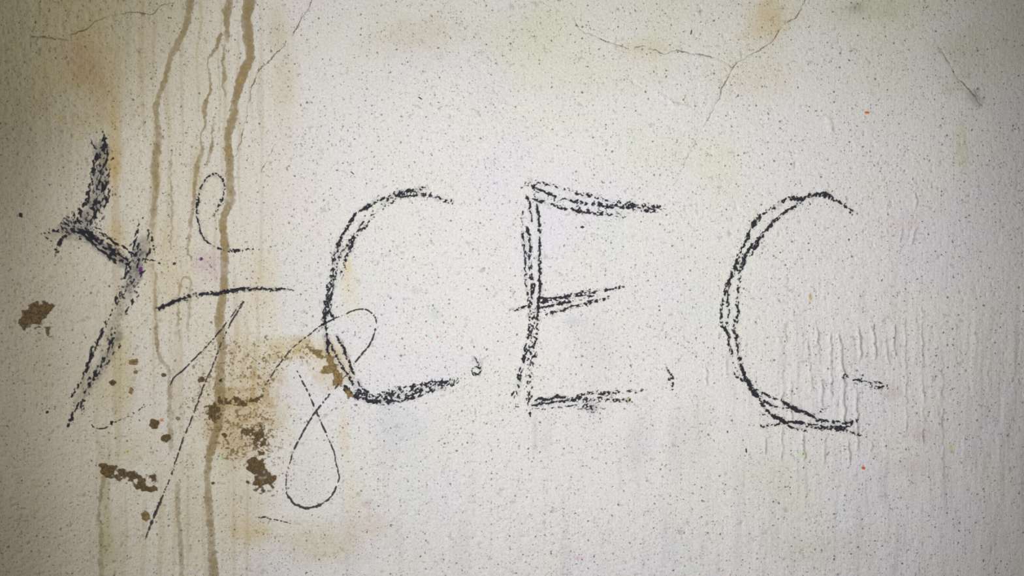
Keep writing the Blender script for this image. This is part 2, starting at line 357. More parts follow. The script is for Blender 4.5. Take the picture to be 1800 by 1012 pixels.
# ------------------------------------------------------------------ mesh from a field (marching squares on the plaster surface)
CASES = {1: [('a', 'ab', 'da')], 2: [('b', 'bc', 'ab')], 4: [('c', 'cd', 'bc')], 8: [('d', 'da', 'cd')],
         3: [('a', 'b', 'bc', 'da')], 6: [('b', 'c', 'cd', 'ab')], 12: [('c', 'd', 'da', 'bc')], 9: [('d', 'a', 'ab', 'cd')],
         5: [('a', 'ab', 'da'), ('c', 'cd', 'bc')], 10: [('b', 'bc', 'ab'), ('d', 'da', 'cd')],
         7: [('a', 'b', 'c', 'cd', 'da')], 14: [('b', 'c', 'd', 'da', 'ab')], 13: [('c', 'd', 'a', 'ab', 'bc')],
         11: [('d', 'a', 'b', 'bc', 'cd')], 15: [('a', 'b', 'c', 'd')]}
def contour(name, F, xs, ys, dens, lift, mat, parent=None, thick=0.0):
    A, B, Cc, D = F[:-1, :-1], F[:-1, 1:], F[1:, 1:], F[1:, :-1]
    code = (A > 0) * 1 + (B > 0) * 2 + (Cc > 0) * 4 + (D > 0) * 8
    allp = []; sizes = []
    for cs, polys in CASES.items():
        j, i = np.nonzero(code == cs)
        if not len(j): continue
        x0, x1, y0, y1 = xs[i], xs[i + 1], ys[j], ys[j + 1]
        va, vb, vc, vd = F[j, i], F[j, i + 1], F[j + 1, i + 1], F[j + 1, i]
        def ip(p, q, u, v):
            t = np.clip(u / (u - v + 1e-12), .02, .98); return p + (q - p) * t
        P = {'a': (x0, y0), 'b': (x1, y0), 'c': (x1, y1), 'd': (x0, y1)}
        with np.errstate(all='ignore'):
            P['ab'] = (ip(x0, x1, va, vb), y0); P['bc'] = (x1, ip(y0, y1, vb, vc))
            P['cd'] = (ip(x1, x0, vc, vd), y1); P['da'] = (x0, ip(y1, y0, vd, va))
        for pl in polys:
            q = np.stack([np.stack(P[k], -1) for k in pl[::-1]], 1)
            allp.append(q.reshape(-1, 2)); sizes.append(np.full(len(j), len(pl)))
    if not allp: return None
    V = np.vstack(allp); S = np.concatenate(sizes)
    K = np.round(V * 50).astype(np.int64); key = (K[:, 0] + 200000) * 1000000 + K[:, 1] + 200000
    _, first, inv = np.unique(key, return_index=True, return_inverse=True); V = V[first]
    i = np.clip(np.searchsorted(xs, V[:, 0]), 1, len(xs) - 1); j = np.clip(np.searchsorted(ys, V[:, 1]), 1, len(ys) - 1)
    f = (V[:, 0] - xs[i - 1]) / (xs[i] - xs[i - 1]); g = (V[:, 1] - ys[j - 1]) / (ys[j] - ys[j - 1])
    dd = (dens[j - 1, i - 1] * (1 - f) + dens[j - 1, i] * f) * (1 - g) + (dens[j, i - 1] * (1 - f) + dens[j, i] * f) * g
    co = world_xyz(V[:, 0], V[:, 1], height(V[:, 0], V[:, 1]) + lift + thick * np.clip(dd, 0, 1))
    me = bpy.data.meshes.new(name)
    me.vertices.add(len(co)); me.vertices.foreach_set('co', co.astype(np.float32).ravel())
    me.loops.add(len(inv)); me.loops.foreach_set('vertex_index', inv.astype(np.int32).ravel())
    st = np.concatenate([[0], np.cumsum(S)[:-1]]).astype(np.int32)
    me.polygons.add(len(S)); me.polygons.foreach_set('loop_start', st)
    me.update(calc_edges=True); me.validate()
    at = me.attributes.new('cover', 'FLOAT', 'POINT')
    at.data.foreach_set('value', np.clip(dd, 0, 1).astype(np.float32)[:len(me.vertices)])
    me.materials.append(mat)
    me.shade_smooth()
    o = bpy.data.objects.new(name, me); C.objects.link(o)
    if parent: o.parent = parent; o.matrix_parent_inverse = parent.matrix_world.inverted()
    return o

def tag(o, label, cat, group=None):
    o['label'] = label; o['category'] = cat
    if group: o['group'] = group
    return o
def empty(name, x, y, label, cat, group=None):
    o = bpy.data.objects.new(name, None); C.objects.link(o)
    o.location = tuple(world_xyz(np.array(float(x)), np.array(float(y)), np.array(0.)))
    o.matrix_world.translation = o.location
    o.empty_display_size = .02
    return tag(o, label, cat, group)
def box(strokes, m=14, step=.8):
    P = np.vstack([np.array(s[0], float)[:, :2] for s in strokes]); wd = max(s[1] for s in strokes)
    xs = np.arange(P[:, 0].min() - wd - m, P[:, 0].max() + wd + m, step)
    ys = np.arange(P[:, 1].min() - wd - m, P[:, 1].max() + wd + m, step)
    return xs, ys

def grain(X, Y, seed, s=2.7, ang=0., k=1.):
    a = math.radians(ang); X, Y = (X * math.cos(a) + Y * math.sin(a)) / k, Y * math.cos(a) - X * math.sin(a)
    return even(.50 * noise(X, Y, s, seed) + .28 * noise(X + Y * .4, Y - X * .4, s * 2.1, seed + 1) + .22 * noise(X, Y, s * .62, seed + 2))

_seed = [1000]
def charcoal(strokes, parent, name='stroke', mat=None, lift=.55, s=2.15, wob=2.0, ang=0., k2=1., gain=1.10):
    """strokes: (path, width, how firmly pressed); grain catches on the plaster's high points"""
    _seed[0] += 37; sd = _seed[0]
    xs, ys = box(strokes); X, Y = np.meshgrid(xs, ys); F = np.zeros(X.shape)
    for k, (p, wd, pr) in enumerate(strokes): 
        stamp(F, xs, ys, p, wd * 1.2 + .8, pr, .5, wob, sd + k * 3)
        if wd >= 3.2: stamp(F, xs, ys, p, min(wd * 1.5 + 3, wd + 7), pr * .24, .4, wob, sd + k * 3)     # crumbs beside the stroke
    if mat is None: F = ragged(F, X, Y, xs, ys, 1.5, 4.5, sd + 50)
    g = grain(X, Y, sd, s, ang, k2)
    f = F * gain * (.80 + .50 * noise(X, Y, 7.5, sd + 60)) - g; f[F <= .02] = -1
    dens = np.clip(.30 + 2.3 * f, 0, 1)
    return contour(name, f, xs, ys, dens, lift, mat or M_COAL, parent)
def dust(strokes, parent, name='smudge', extra=9, k=1.0):
    _seed[0] += 37; sd = _seed[0]
    xs, ys = box(strokes, 26, 1.6); X, Y = np.meshgrid(xs, ys); F = np.zeros(X.shape)
    for q, (p, wd, pr) in enumerate(strokes): stamp(F, xs, ys, p, wd * 1.15 + extra, pr * k, 1.3, 3, sd + q, True)
    F = ragged(F, X, Y, xs, ys, 3.5, 9, sd + 8) * (.30 + .75 * fbm(X, Y, 15, sd + 4, 3) + .6 * noise(X, Y, 3.4, sd + 6) ** 2)
    F = np.clip(F - .07, 0, 1)
    o = contour(name, F - .02, xs, ys, F, .36, M_SMUDGE, parent)
    if o: o['label'] = 'pale grey charcoal dust around the strokes'
    return o

# ------------------------------------------------------------------ the wall
def build_wall():
    ny, nx = MX.shape
    co = world_xyz(MX, MY, H).reshape(-1, 3)
    idx = np.arange(nx * ny).reshape(ny, nx)
    q = np.stack([idx[:-1, :-1], idx[1:, :-1], idx[1:, 1:], idx[:-1, 1:]], -1).reshape(-1, 4)
    # rim and back of the wall, 20 cm thick
    rim = np.concatenate([idx[0, :-1], idx[:-1, -1], idx[-1, :0:-1], idx[:0:-1, 0]])
    back = co[rim].copy(); back[:, 1] = .20
    n0 = len(co); nr = len(rim); b = np.arange(nr) + n0
    side = np.stack([rim, np.roll(rim, -1), np.roll(b, -1), b], -1)
    ctr = np.array([[.0, .2, EYE]]); co = np.vstack([co, back, ctr])
    fan = np.stack([b, np.roll(b, -1), np.full(nr, n0 + nr)], -1)
    loops = np.concatenate([q.ravel(), side.ravel(), fan.ravel()]).astype(np.int32)
    S = np.concatenate([np.full(len(q), 4), np.full(nr, 4), np.full(nr, 3)])
    me = bpy.data.meshes.new('wall_back')
    me.vertices.add(len(co)); me.vertices.foreach_set('co', co.astype(np.float32).ravel())
    me.loops.add(len(loops)); me.loops.foreach_set('vertex_index', loops)
    me.polygons.add(len(S)); me.polygons.foreach_set('loop_start', np.concatenate([[0], np.cumsum(S)[:-1]]).astype(np.int32))
    me.update(calc_edges=True)
    at = me.attributes.new('wash', 'FLOAT_COLOR', 'POINT')
    rgba = np.ones((len(co), 4), np.float32) * .6; rgba[:n0, :3] = col.reshape(-1, 3); rgba[:, 3] = 1
    at.data.foreach_set('color', rgba.ravel())
    sm = np.zeros(len(S), bool); sm[:len(q)] = True; me.polygons.foreach_set('use_smooth', sm)
    me.materials.append(M_PLASTER)
    o = bpy.data.objects.new('wall_back', me); C.objects.link(o); o['kind'] = 'structure'
    return o
wall = build_wall()

def crack(paths, lab):
    _seed[0] += 37; sd = _seed[0]
    st = [(p, wd, s) for _, p, wd, s in paths]
    xs, ys = box(st, 6, .8); X, Y = np.meshgrid(xs, ys); F = np.zeros(X.shape)
    k0 = {id(c): k for k, c in enumerate(CRACKS)}
    for c in paths: stamp(F, xs, ys, c[1], c[2] + .6, c[3], .8, 3, 300 + k0[id(c)], False)
    n = fbm(X, Y, 5, sd, 2)
    F = ragged(F, X, Y, xs, ys, 1.3, 5, sd + 5) * (.1 + 1.25 * noise(X, Y, 15, sd + 3)) * (.6 + .7 * n)
    o = contour('crack', F - .12, xs, ys, np.clip(F * 1.0, 0, 1), .12, M_CRACK, wall)
    if o: o['label'] = lab
for g, lab in (('left_top', 'dark hairline crack climbing to the upper left edge'), ('by_drips', 'brown hairline crack running down beside the brown drips'),
               ('right_top', 'brown hairline crack running down from the top on the right'), ('middle_top', 'faint wavy crack across the upper middle'),
               ('far_right', 'short dark crack near the upper right corner')):
    crack([c for c in CRACKS if c[0] == g], lab)

# ------------------------------------------------------------------ brown water runs
def drip(path, label, fade=1.0, fringe=1.0, th=.16):
    _seed[0] += 37; sd = _seed[0]
    pts = [(x, y, wd, s * fade) for x, y, wd, s in path]
    xs, ys = box([(pts, 22, 1)], 6, 1.0); X, Y = np.meshgrid(xs, ys); F = np.zeros(X.shape)
    Xw = X
    stamp(F, xs, ys, pts, 10, 1, .45, 1.5, sd, False)
    n = .55 * noise(X, Y, 3.2, sd) + .45 * fbm(X, Y, 9, sd + 1, 2)
    F = ragged(F, X, Y, xs, ys, 1.7, 6, sd + 12)
    F = F * (.34 + .66 * n + .34 * noise(X, Y, 26, sd + 7))
    f = F - th - .10 * (noise(X, Y, 3, sd + 4))
    o = contour('drip_stain', f, xs, ys, np.clip((F - .08) * 1.15, 0, 1), .22, M_DRIP)
    return tag(o, label, 'stain', 'brown water runs down the wall')
drip([(441,-14,26,1),(438,10,24,1),(432,32,18,1),(435,50,20,1),(437,82,19,.95),(440,100,18,.9),(436,112,18,.9),(428,127,18,.95),(420,152,17,1),
      (413,180,14,.95),(408,212,17,.9),(401,237,14,.95),(402,262,15,1),(403,300,16,.95),(405,325,16,.9),(406,347,19,.85),(400,365,16,.9),(392,390,16,.95),
      (394,425,14,.95),(395,462,16,.9),(394,500,16,.85),(389,540,17,.85),(385,575,20,.8),(390,600,18,.75),(388,637,19,.8),(387,682,20,.9),
      (385,707,20,.85),(382,750,17,.8),(375,775,17,.8),(366,812,15,.85),(364,837,14,.8),(367,871,15,.75),(369,914,16,.75),(372,959,17,.75),(375,996,20,.8),(376,1030,20,.8)],
     'widest tan drip stain, running unbroken from top edge to bottom edge')
drip([(337,-14,20,.7),(332,20,14,.75),(326,50,13,.8),(316,70,14,.7),(305,90,14,.75),(297,110,11,.8),(288,145,10,.8),(280,165,10,.9),(274,190,12,.85),
      (276,215,11,.8),(279,245,14,.75),(272,290,16,.6),(275,320,15,.6),(272,350,13,.6),(269,385,12,.5),(268,410,8,.3)],
     'curving tan drip stain left of the widest one, fading beside the jagged mark')
drip([(404,-14,14,.9),(403,10,16,.9),(399,22,17,.85),(399,40,12,.85),(399,60,11,.7),(402,74,5,.5)], 'short tan drip stain at the top edge, left of the widest one')
drip([(388,60,7,.7),(383,75,9,.8),(380,84,8,.7),(373,96,6,.6),(366,106,5,.6),(366,120,5,.6),(369,134,6,.55),(370,155,4.5,.75),(366,170,7,.75),(360,185,10,.7),
      (360,205,8,.75),(361,220,5,.7),(353,237,5,.65),(353,250,5,.5),(356,262,9,.5),(347,288,11,.6),(343,318,8,.6),(341,350,8,.6),(337,380,9,.6),(334,410,7,.5),(331,440,6,.5),(337,455,5,.5)],
     'thin wriggling drip stain that ends near the looped charcoal mark')
drip([(394,84,5,.5),(391,112,6,.6),(395,135,9,.65),(391,150,6,.6),(395,164,6,.55),(398,172,4,.4)], 'small faint drip stain just left of the widest one')
drip([(375,205,5,.5),(374,225,5,.55),(371,255,6,.6),(366,285,8,.4),(362,300,6,.3)], 'short faint drip stain above the looped charcoal mark')
drip([(274,480,7,.35),(273,520,7,.5),(274,560,8,.5),(275,600,9,.55),(283,632,10,.5),(296,650,10,.4),(298,690,11,.5),(299,740,12,.5),(301,790,11,.4)],
     'faint drip stain running down left of the long thin wedge')
drip([(315,600,6,.3),(313,560,6,.45),(315,520,6,.45),(319,495,6,.5),(328,486,6,.5),(336,492,6,.45),(334,515,6,.45),(331,560,8,.4),(331,600,6,.3)], 'faint hooked drip mark hanging under the short charcoal dash')
drip([(302,265,6,.35),(300,300,5,.45),(302,350,7,.4),(302,400,7,.4),(299,440,5,.3)], 'faint straight drip stain left of the looped charcoal mark')
drip([(183,836,8,.6),(177,870,8,.6),(173,905,8,.55),(178,940,10,.5),(177,980,12,.45),(178,1030,12,.4)], 'dull drip stain below the long mud smear')
drip([(313,850,9,.35),(312,890,10,.5),(316,930,10,.5),(319,980,12,.45),(320,1030,12,.4)], 'faint wide drip stain at the bottom, left of the widest one')

# ------------------------------------------------------------------ mud
def mud(polys, name, label, mat, edge=7, cut=.0, s=6, thick=.9, seed=1, group=None, cat='mud stain', top=1.0, stuff=False):
    """polys: (outline, strength); the outline is broken up by the flaking of the mud"""
    P = np.vstack([np.array(p, float) for p, _ in polys])
    xs = np.arange(P[:, 0].min() - 8, P[:, 0].max() + 8, .9); ys = np.arange(P[:, 1].min() - 8, P[:, 1].max() + 8, .9)
    X, Y = np.meshgrid(xs, ys); F = np.zeros(X.shape)
    for p, st in polys: F = np.maximum(F, st * smooth(-edge * .5, edge, inside(X, Y, p)))
    F = ragged(F, X, Y, xs, ys, 2.2, 6, seed + 5)
    g = even(.55 * noise(X, Y, s, seed) + .30 * noise(X, Y, s * .5, seed + 1) + .15 * noise(X, Y, s * 2.2, seed + 2))
    f = F * 1.1 - g - cut; f[F < .02] = -1
    o = contour(name, f, xs, ys, np.clip(.30 + 1.9 * f, 0, 1) * top, .42, mat, None, thick)
    tag(o, label, cat, group)
    if stuff: o['kind'] = 'stuff'
    return o
def ring(cx, cy, rx, ry, n=9, seed=0):
    r = np.random.RandomState(seed).rand(n) * .45 + .78
    return [(cx + rx * r[k] * math.cos(k * 2 * math.pi / n), cy + ry * r[k] * math.sin(k * 2 * math.pi / n)) for k in range(n)]
mud([([(31,566),(38,548),(53,533),(72,531),(96,533),(94,545),(86,552),(78,566),(72,573),(62,568),(54,573),(50,584),(38,578)], 1.0),
     ([(50,540),(66,536),(74,548),(72,560),(60,566),(44,560)], 1.3), ([(60,570),(80,566),(88,575),(86,592),(70,588),(55,582)], .32)],
    'mud_splat', 'single rounded brown mud splat at far left, below the charcoal barbs', M_MUD, 6, -.05, 7, .8, 401)
mud([([(175,816),(186,814),(208,818),(204,826),(196,834),(200,842),(186,840),(178,830)], 1.25),
     ([(200,818),(228,822),(252,832),(272,832),(282,850),(278,864),(248,862),(232,852),(210,846),(196,838)], .62),
     ([(226,826),(238,826),(240,836),(230,842),(222,838)], 1.0), ([(234,846),(250,850),(266,856),(276,862),(256,864),(238,856)], 1.05)],
    'mud_smear', 'long slanting brown mud smear at the lower left, on top of the dull bottom drip', M_MUD, 4, -.03, 6, .9, 411)
mud([([(434,806),(452,804),(466,806),(468,822),(478,828),(486,836),(482,862),(470,850),(458,856),(446,852),(448,838),(436,826)], .95),
     ([(434,818),(440,816),(450,826),(446,834),(436,828)], 1.2), ([(452,808),(464,810),(466,832),(456,836),(450,822)], 1.25),
     ([(450,850),(480,858),(484,872),(460,868),(444,862)], .45)],
    'mud_splat', 'darkest olive-brown mud splat with a ragged right edge, right of the widest drip', M_MUD, 4, .0, 5.5, .9, 421)
mud([([(424,748),(438,752),(450,752),(458,744),(466,756),(468,778),(456,790),(446,792),(442,776),(426,764)], .80),
     ([(450,756),(460,758),(464,772),(452,776)], 1.1), ([(452,792),(464,792),(466,800),(454,800)], 1.0)],
    'mud_splat', 'broken olive-brown mud splat just above the darkest one', M_MUD, 5, .0, 5, .8, 431)
mud([([(362,714),(376,708),(386,716),(390,730),(380,742),(364,738)], .85), ([(360,694),(390,690),(396,712),(380,714)], .35)],
    'mud_splat', 'olive mud splat lying over the widest drip where it starts to bend left', M_MUD, 5, .0, 5, .7, 441)
mud([([(392,700),(412,696),(428,704),(448,696),(464,694),(462,706),(440,710),(428,714),(408,714),(396,710)], .78)],
    'mud_splat', 'flat row of small mud flecks right of the olive splat on the drip', M_MUD, 5, .0, 4.5, .7, 451)
mud([([(571,620),(585,624),(592,640),(600,654),(604,668),(598,678),(590,670),(584,656),(576,640)], 1.15),
     ([(528,606),(548,606),(566,616),(574,630),(566,640),(556,628),(540,622),(530,616)], .62),
     ([(560,640),(580,640),(592,668),(602,684),(586,680),(570,664)], .55),
     ([(598,676),(612,680),(622,694),(630,714),(616,706),(602,692)], .5), ([(600,650),(614,656),(612,668),(602,664)], .5)],
    'mud_smear', 'ochre mud smear under the lower left bend of the first letter C', M_MUD2, 6, .0, 6, .7, 461)
mud([([(330,640),(350,600),(388,586),(420,590),(450,584),(490,586),(500,640),(470,700),(500,740),(492,820),(440,830),(400,826),(360,790),(330,740),(300,700)], .13), ([(388,598),(420,600),(450,592),(486,590),(520,600),(560,622),(548,640),(520,636),(500,660),(488,676),(466,690),(440,680),(420,676),(400,670),(396,640)], .20),
     ([(458,596),(470,590),(470,612),(460,616)], .55), ([(440,664),(462,668),(470,684),(452,690)], .6), ([(510,600),(540,602),(556,618),(530,622)], .42)],
    'mud_speckle', 'field of fine mud specks between the wide drip and the first letter C', M_MUD2, 16, .0, 3.0, .5, 471, stuff=True)
mud([([(392,716),(430,720),(470,716),(488,740),(484,790),(470,806),(440,800),(410,812),(392,800),(388,760)], .25),
     ([(396,780),(404,778),(404,806),(398,806)], .7), ([(408,784),(420,782),(420,802),(410,804)], .6), ([(422,784),(430,784),(430,806),(424,806)], .65),
     ([(372,750),(384,740),(396,748),(392,764),(378,766)], .3)],
    'mud_speckle', 'field of coarser mud specks around the olive-brown splats', M_MUD2, 14, .0, 3.6, .6, 481, stuff=True)
for k, (x, y, rx, ry, mt, lab) in enumerate([
    (198,672,6,5,M_MUD,'small mud spot just right of the foot of the jagged mark'), (235,636,7,6,M_MUD2,'small mud spot right of the jagged mark, highest of the loose spots'),
    (230,687,4,7,M_MUD2,'tall narrow mud spot between the jagged mark and the thin wedge'), (288,658,5,4,M_MUD,'oval mud spot left of the upper thin wedge line'),
    (271,746,8,9,M_MUD,'star-shaped mud spot beside the pale orange fleck'), (291,770,9,8,M_MUD,'largest loose mud spot, left of the long thin line'),
    (354,667,6,6,M_MUD,'mud spot between the thin wedge line and widest drip'), (256,905,8,8,M_MUD2,'lone mud spot left of the long thin line near the bottom'),
    (395,764,6,4,M_MUD,'square mud spot right of the bend of the widest drip'), (435,847,3.4,3.2,M_MUD,'tiny round mud spot left of the darkest splat'),
    (374,849,3,3,M_MUD,'tiny mud spot touching the right side of the widest drip low down'), (238,653,3,3,M_MUD2,'tiny mud spot under the highest loose spot'),
    (312,736,3.5,3.5,M_MUD2,'tiny mud spot between the star-shaped spot and the long thin line'), (196,744,3.6,4,M_COAL,'black dot on the small thin arc'),
    (36,379,3.8,4,M_COAL,'black dot left of the charcoal barbs'), (84,724,2.4,2.4,M_COAL,'tiny black dot left of the foot of the jagged mark'),
    (388,668,2.2,2.6,M_COAL,'tiny black dot on the widest drip'), (1024,399,2.8,2.2,M_COAL,'tiny black dot below the top bar of the letter E')]):
    P = ring(x, y, rx, ry, 9, 500 + k)
    xs = np.arange(x - rx - 6, x + rx + 6, .6); ys = np.arange(y - ry - 6, y + ry + 6, .6); X, Y = np.meshgrid(xs, ys)
    f = smooth(-2.2, 3.5, inside(X, Y, P)) - .52 * even(noise(X, Y, 4, 520 + k))
    f[inside(X, Y, P) < -2.2] = -1
    o = contour('mud_spot' if mt is not M_COAL else 'charcoal_dot', f, xs, ys, np.clip(.5 + 1.6 * f, 0, 1), .42, mt, None, .8 if mt is not M_COAL else .2)
    tag(o, lab, 'mud stain' if mt is not M_COAL else 'dot', 'loose mud spots on the stained plaster' if mt is not M_COAL else 'small charcoal dots')
for k, (x, y, rx, ry, mt, lab, nm) in enumerate([
    (1523,198,5,2.6,M_ORANGE,'bright orange paint fleck at the upper right, above the second letter C','paint_fleck'),
    (1517,822,3.5,3,M_ORANGE,'orange paint fleck below the foot of the second letter C','paint_fleck'),
    (284,738,4.8,2.6,M_PALE_ORANGE,'pale orange paint fleck beside the star-shaped mud spot','paint_fleck'),
    (247,474,4,6,M_PURPLE,'purple crayon mark where the jagged mark crosses itself','crayon_mark'),
    (354,455,4,3,M_PURPLE,'purple crayon dot below the looped charcoal mark','crayon_mark'),
    (769,592,2.2,2.2,M_PALE_ORANGE,'faint red paint fleck inside the first letter C','paint_fleck')]):
    P = ring(x, y, rx, ry, 7, 560 + k)
    xs = np.arange(x - rx - 4, x + rx + 4, .5); ys = np.arange(y - ry - 4, y + ry + 4, .5); X, Y = np.meshgrid(xs, ys)
    f = inside(X, Y, P) + 1.2 * (noise(X, Y, 2.5, 580 + k) - .5)
    tag(contour(nm, f, xs, ys, np.clip(.75 + f * .2, 0, 1), .6, mt, None, .4), lab, 'paint' if nm == 'paint_fleck' else 'crayon mark')

# ------------------------------------------------------------------ the charcoal marks
def mark(name, x, y, label, cat, parts, dusty=None, group=None, extra=9, k=.5, kk=1.35, **kw):
    e = empty(name, x, y, label, cat, group)
    for n, (pn, st) in enumerate(parts):
        p = np.vstack([np.array(q[0], float)[[0, -1], :2][None] for q in st]); v = p[:, 1] - p[:, 0]
        v[v[:, 1] < 0] *= -1                                       # the way the stick was dragged, on the whole
        L = np.hypot(v[:, 0], v[:, 1]); v = v[L > .5 * L.max()].sum(0)
        charcoal(st, e, pn, lift=.55 + .02 * n, ang=math.degrees(math.atan2(v[1], v[0])), k2=kk, **kw)
    d = dusty if dusty is not None else [s for _, st in parts for s in st]
    if d: dust(d, e, extra=extra, k=k)
    return e

mark('jagged_symbol', 190, 490, 'heavy jagged charcoal mark like a crooked letter Y, at the far left', 'scrawl', [
 ('stroke', [([(178,227),(183,240),(184,258)],2.6,.95), ([(181,240),(184,260),(187,290),(188,320),(186,345),(180,365),(166,385),(150,400)],9,.62),
   ([(170,262),(168,285),(163,310),(158,330),(153,350),(145,370),(134,388),(125,400)],8,.62), ([(178,262),(178,290),(174,320),(170,345),(162,365),(150,385),(140,400)],7,.56),
   ([(184,270),(180,310),(172,350),(160,390)],22,.30), ([(178,330),(170,370),(150,400)],36,.26), ([(159,244),(164,254),(170,268)],2.6,.7),
   ([(194,258),(198,290)],5,.3), ([(135,364),(142,368),(148,374)],4,.6), ([(134,366),(128,382),(122,396)],6,.6)]),
 ('stroke', [([(73,410),(85,408),(100,406),(125,405)],5,.55), ([(99,447),(101,434),(108,422),(120,410)],6,.62), ([(80,415),(90,425),(97,430)],3,.5),
   ([(120,395),(135,400),(150,405)],34,.48), ([(125,405),(150,410),(180,430)],13,.72), ([(160,403),(180,412),(200,424),(220,436),(235,445)],3.4,.95),
   ([(150,412),(178,437),(208,465)],5,.72), ([(150,405),(178,428),(205,445),(222,463)],9,.70), ([(150,408),(185,436),(220,462)],24,.42),
   ([(158,402),(180,405),(188,412)],6,.5), ([(143,428),(146,440)],8,.2)]),
 ('stroke', [([(250,380),(245,396),(240,412),(237,425),(234,440),(230,455),(225,470),(221,484)],4.4,.68), ([(249,384),(246,400)],8,.35),
   ([(262,405),(266,420),(263,436),(258,455),(252,468),(247,490),(240,515),(230,535),(219,553)],6,.45), ([(262,410),(268,430),(268,448)],8,.42),
   ([(238,430),(236,455),(232,480)],22,.44), ([(256,440),(250,468),(244,486)],12,.44), ([(240,470),(228,500),(215,530)],30,.20), ([(236,480),(232,500)],7,.5),
   ([(221,484),(212,500),(206,520),(203,535),(190,560),(184,573)],4.6,.55), ([(184,573),(175,595),(165,610),(158,630),(151,650),(145,660)],6,.80),
   ([(145,660),(139,673),(126,700)],5.5,.66), ([(137,708),(130,725),(124,740),(119,748),(124,746)],4,.66),
   ([(204,585),(196,603),(186,625),(173,650),(160,670),(150,686),(146,700),(145,718),(143,733)],7,.56), ([(215,603),(206,611),(192,634),(176,655)],6,.36),
   ([(196,580),(186,625),(165,660)],18,.24), ([(165,655),(150,690),(147,700)],11,.5)]),
 ('tail_stroke', [([(255,454),(272,459),(290,463),(318,462)],3,.45)])], k=1.0, extra=4, s=2.5, kk=1.8, gain=1.02, dusty=[
 ([(180,255),(176,320),(164,365),(142,402)],28,.75), ([(110,402),(150,410)],36,.8), ([(140,402),(185,436),(222,464)],26,.85), ([(85,412),(120,410)],16,.3),
 ([(254,420),(240,470),(226,512)],28,.8), ([(226,512),(205,560),(190,600)],22,.4), ([(210,585),(180,640),(145,695)],24,.45), ([(160,640),(130,720)],16,.4), ([(190,610),(176,660)],26,.3)])

mark('looped_mark', 400, 375, 'slanting charcoal loop like a letter e with a long flat tail', 'scrawl', [
 ('stroke', [([(369,382),(378,375),(385,362),(391,348),(394,335),(393,320),(388,311),(378,306),(368,309),(360,318),(354,330),(350,343),(347,360),(347,375),(349,392)],3.0,.72),
   ([(369,383),(378,375),(385,362),(391,348)],5,.45), ([(349,390),(352,405),(358,418),(366,426),(376,433)],2.4,1.1),
   ([(376,433),(388,437),(398,440),(412,441),(425,440),(440,438)],4,.66), ([(440,438),(462,439)],4,.28), ([(349,330),(347,365)],5,.25)])], k=.35, extra=8)
mark('dash', 398, 520, 'rough charcoal dash rising gently under the looped mark', 'dash', [
 ('stroke', [([(275,543),(287,539),(302,531),(325,524),(342,518)],6.2,.86), ([(342,518),(358,517),(375,515),(386,515),(410,510),(447,507)],6.4,.84), ([(447,506),(460,509),(480,508),(495,508)],6,.62), ([(495,508),(508,508),(520,511)],3.6,.6)])], k=.45, extra=8)
M_ = M_PENCIL
def thin(name, x, y, label, cat, parts, **kw):
    e = empty(name, x, y, label, cat)
    for n, (pn, st) in enumerate(parts): charcoal(st, e, pn, M_PENCIL, .52 + .02 * n, 3.0, 1.6)
    return e
thin('wedge_mark', 350, 740, 'long narrow pencil wedge, one leg reaching almost to the bottom edge', 'scrawl', [
 ('stroke', [([(430,527),(418,541),(404,560),(388,580),(365,607),(345,627),(325,647),(306,664),(299,677)],2.3,.80)]),
 ('stroke', [([(429,530),(420,544),(410,560),(397,585),(387,607),(380,627),(372,648),(366,660),(358,678),(350,700),(337,735),(327,760),(315,792),(308,812)],2.4,.80),
   ([(308,812),(302,834)],3.2,1.05), ([(302,834),(294,852),(287,869)],2.0,.6), ([(287,869),(272,906),(262,931)],3.2,1.0), ([(262,931),(251,960)],2.2,.8)])])
thin('figure_eight', 570, 720, 'thin pencil figure of eight looping through the first letter C', 'scrawl', [
 ('stroke', [([(460,698),(465,680),(478,658),(489,642),(510,616),(535,594),(562,574)],2.2,.62), ([(560,575),(572,567),(585,561)],2.6,.9), ([(583,562),(600,555),(612,549),(632,543),(647,546),(660,557),(662,572)],2.4,.80),
   ([(662,572),(654,597),(642,615),(622,639)],3.0,.82)]),
 ('stroke', [([(622,639),(606,662),(587,684),(570,705),(557,720),(542,742),(527,770),(515,795)],2.9,.78), ([(515,795),(509,815),(503,842),(504,864)],2.2,.55),
   ([(504,864),(510,876),(518,886),(537,892),(557,889),(566,885)],3.2,.92), ([(566,885),(578,877),(588,864),(593,850)],3,.92), ([(593,850),(596,835),(591,814),(586,791),(575,766)],2.2,.70),
   ([(575,766),(562,737),(545,697),(530,667)],3.0,.82), ([(530,667),(518,641),(513,622)],2.2,.45)])])
thin('thin_arc', 205, 740, 'small thin pencil arc below the foot of the jagged mark', 'scrawl', [
 ('stroke', [([(160,745),(166,751),(178,753),(189,750),(196,745)],2.0,.85), ([(196,745),(212,737),(226,731),(244,720),(256,707)],1.8,.5)])])
thin('short_line', 487, 915, 'short slanting pencil line at the bottom, below the figure of eight', 'line', [
 ('stroke', [([(455,909),(467,909),(478,912)],2.8,.85), ([(478,912),(495,915),(517,921)],2.0,.62)])])
thin('tick_mark', 740, 173, 'tiny black tick high on bare plaster, above the first letter C', 'tick', [('stroke', [([(736,171),(741,175)],2.4,1.5)])])
thin('tick_mark', 619, 304, 'tiny black tick left of the top of the first letter C', 'tick', [('stroke', [([(617,302),(622,306)],2.2,1.4)])])
thin('tick_mark', 1214, 58, 'tiny black tick above the crack, near the top right', 'tick', [('stroke', [([(1215,53),(1214,60)],2.2,1.4)])])
thin('tick_mark', 1312, 790, 'tiny black double dot below the foot of the second letter C', 'tick', [('stroke', [([(1312,787),(1312,794)],2.6,1.2)])])

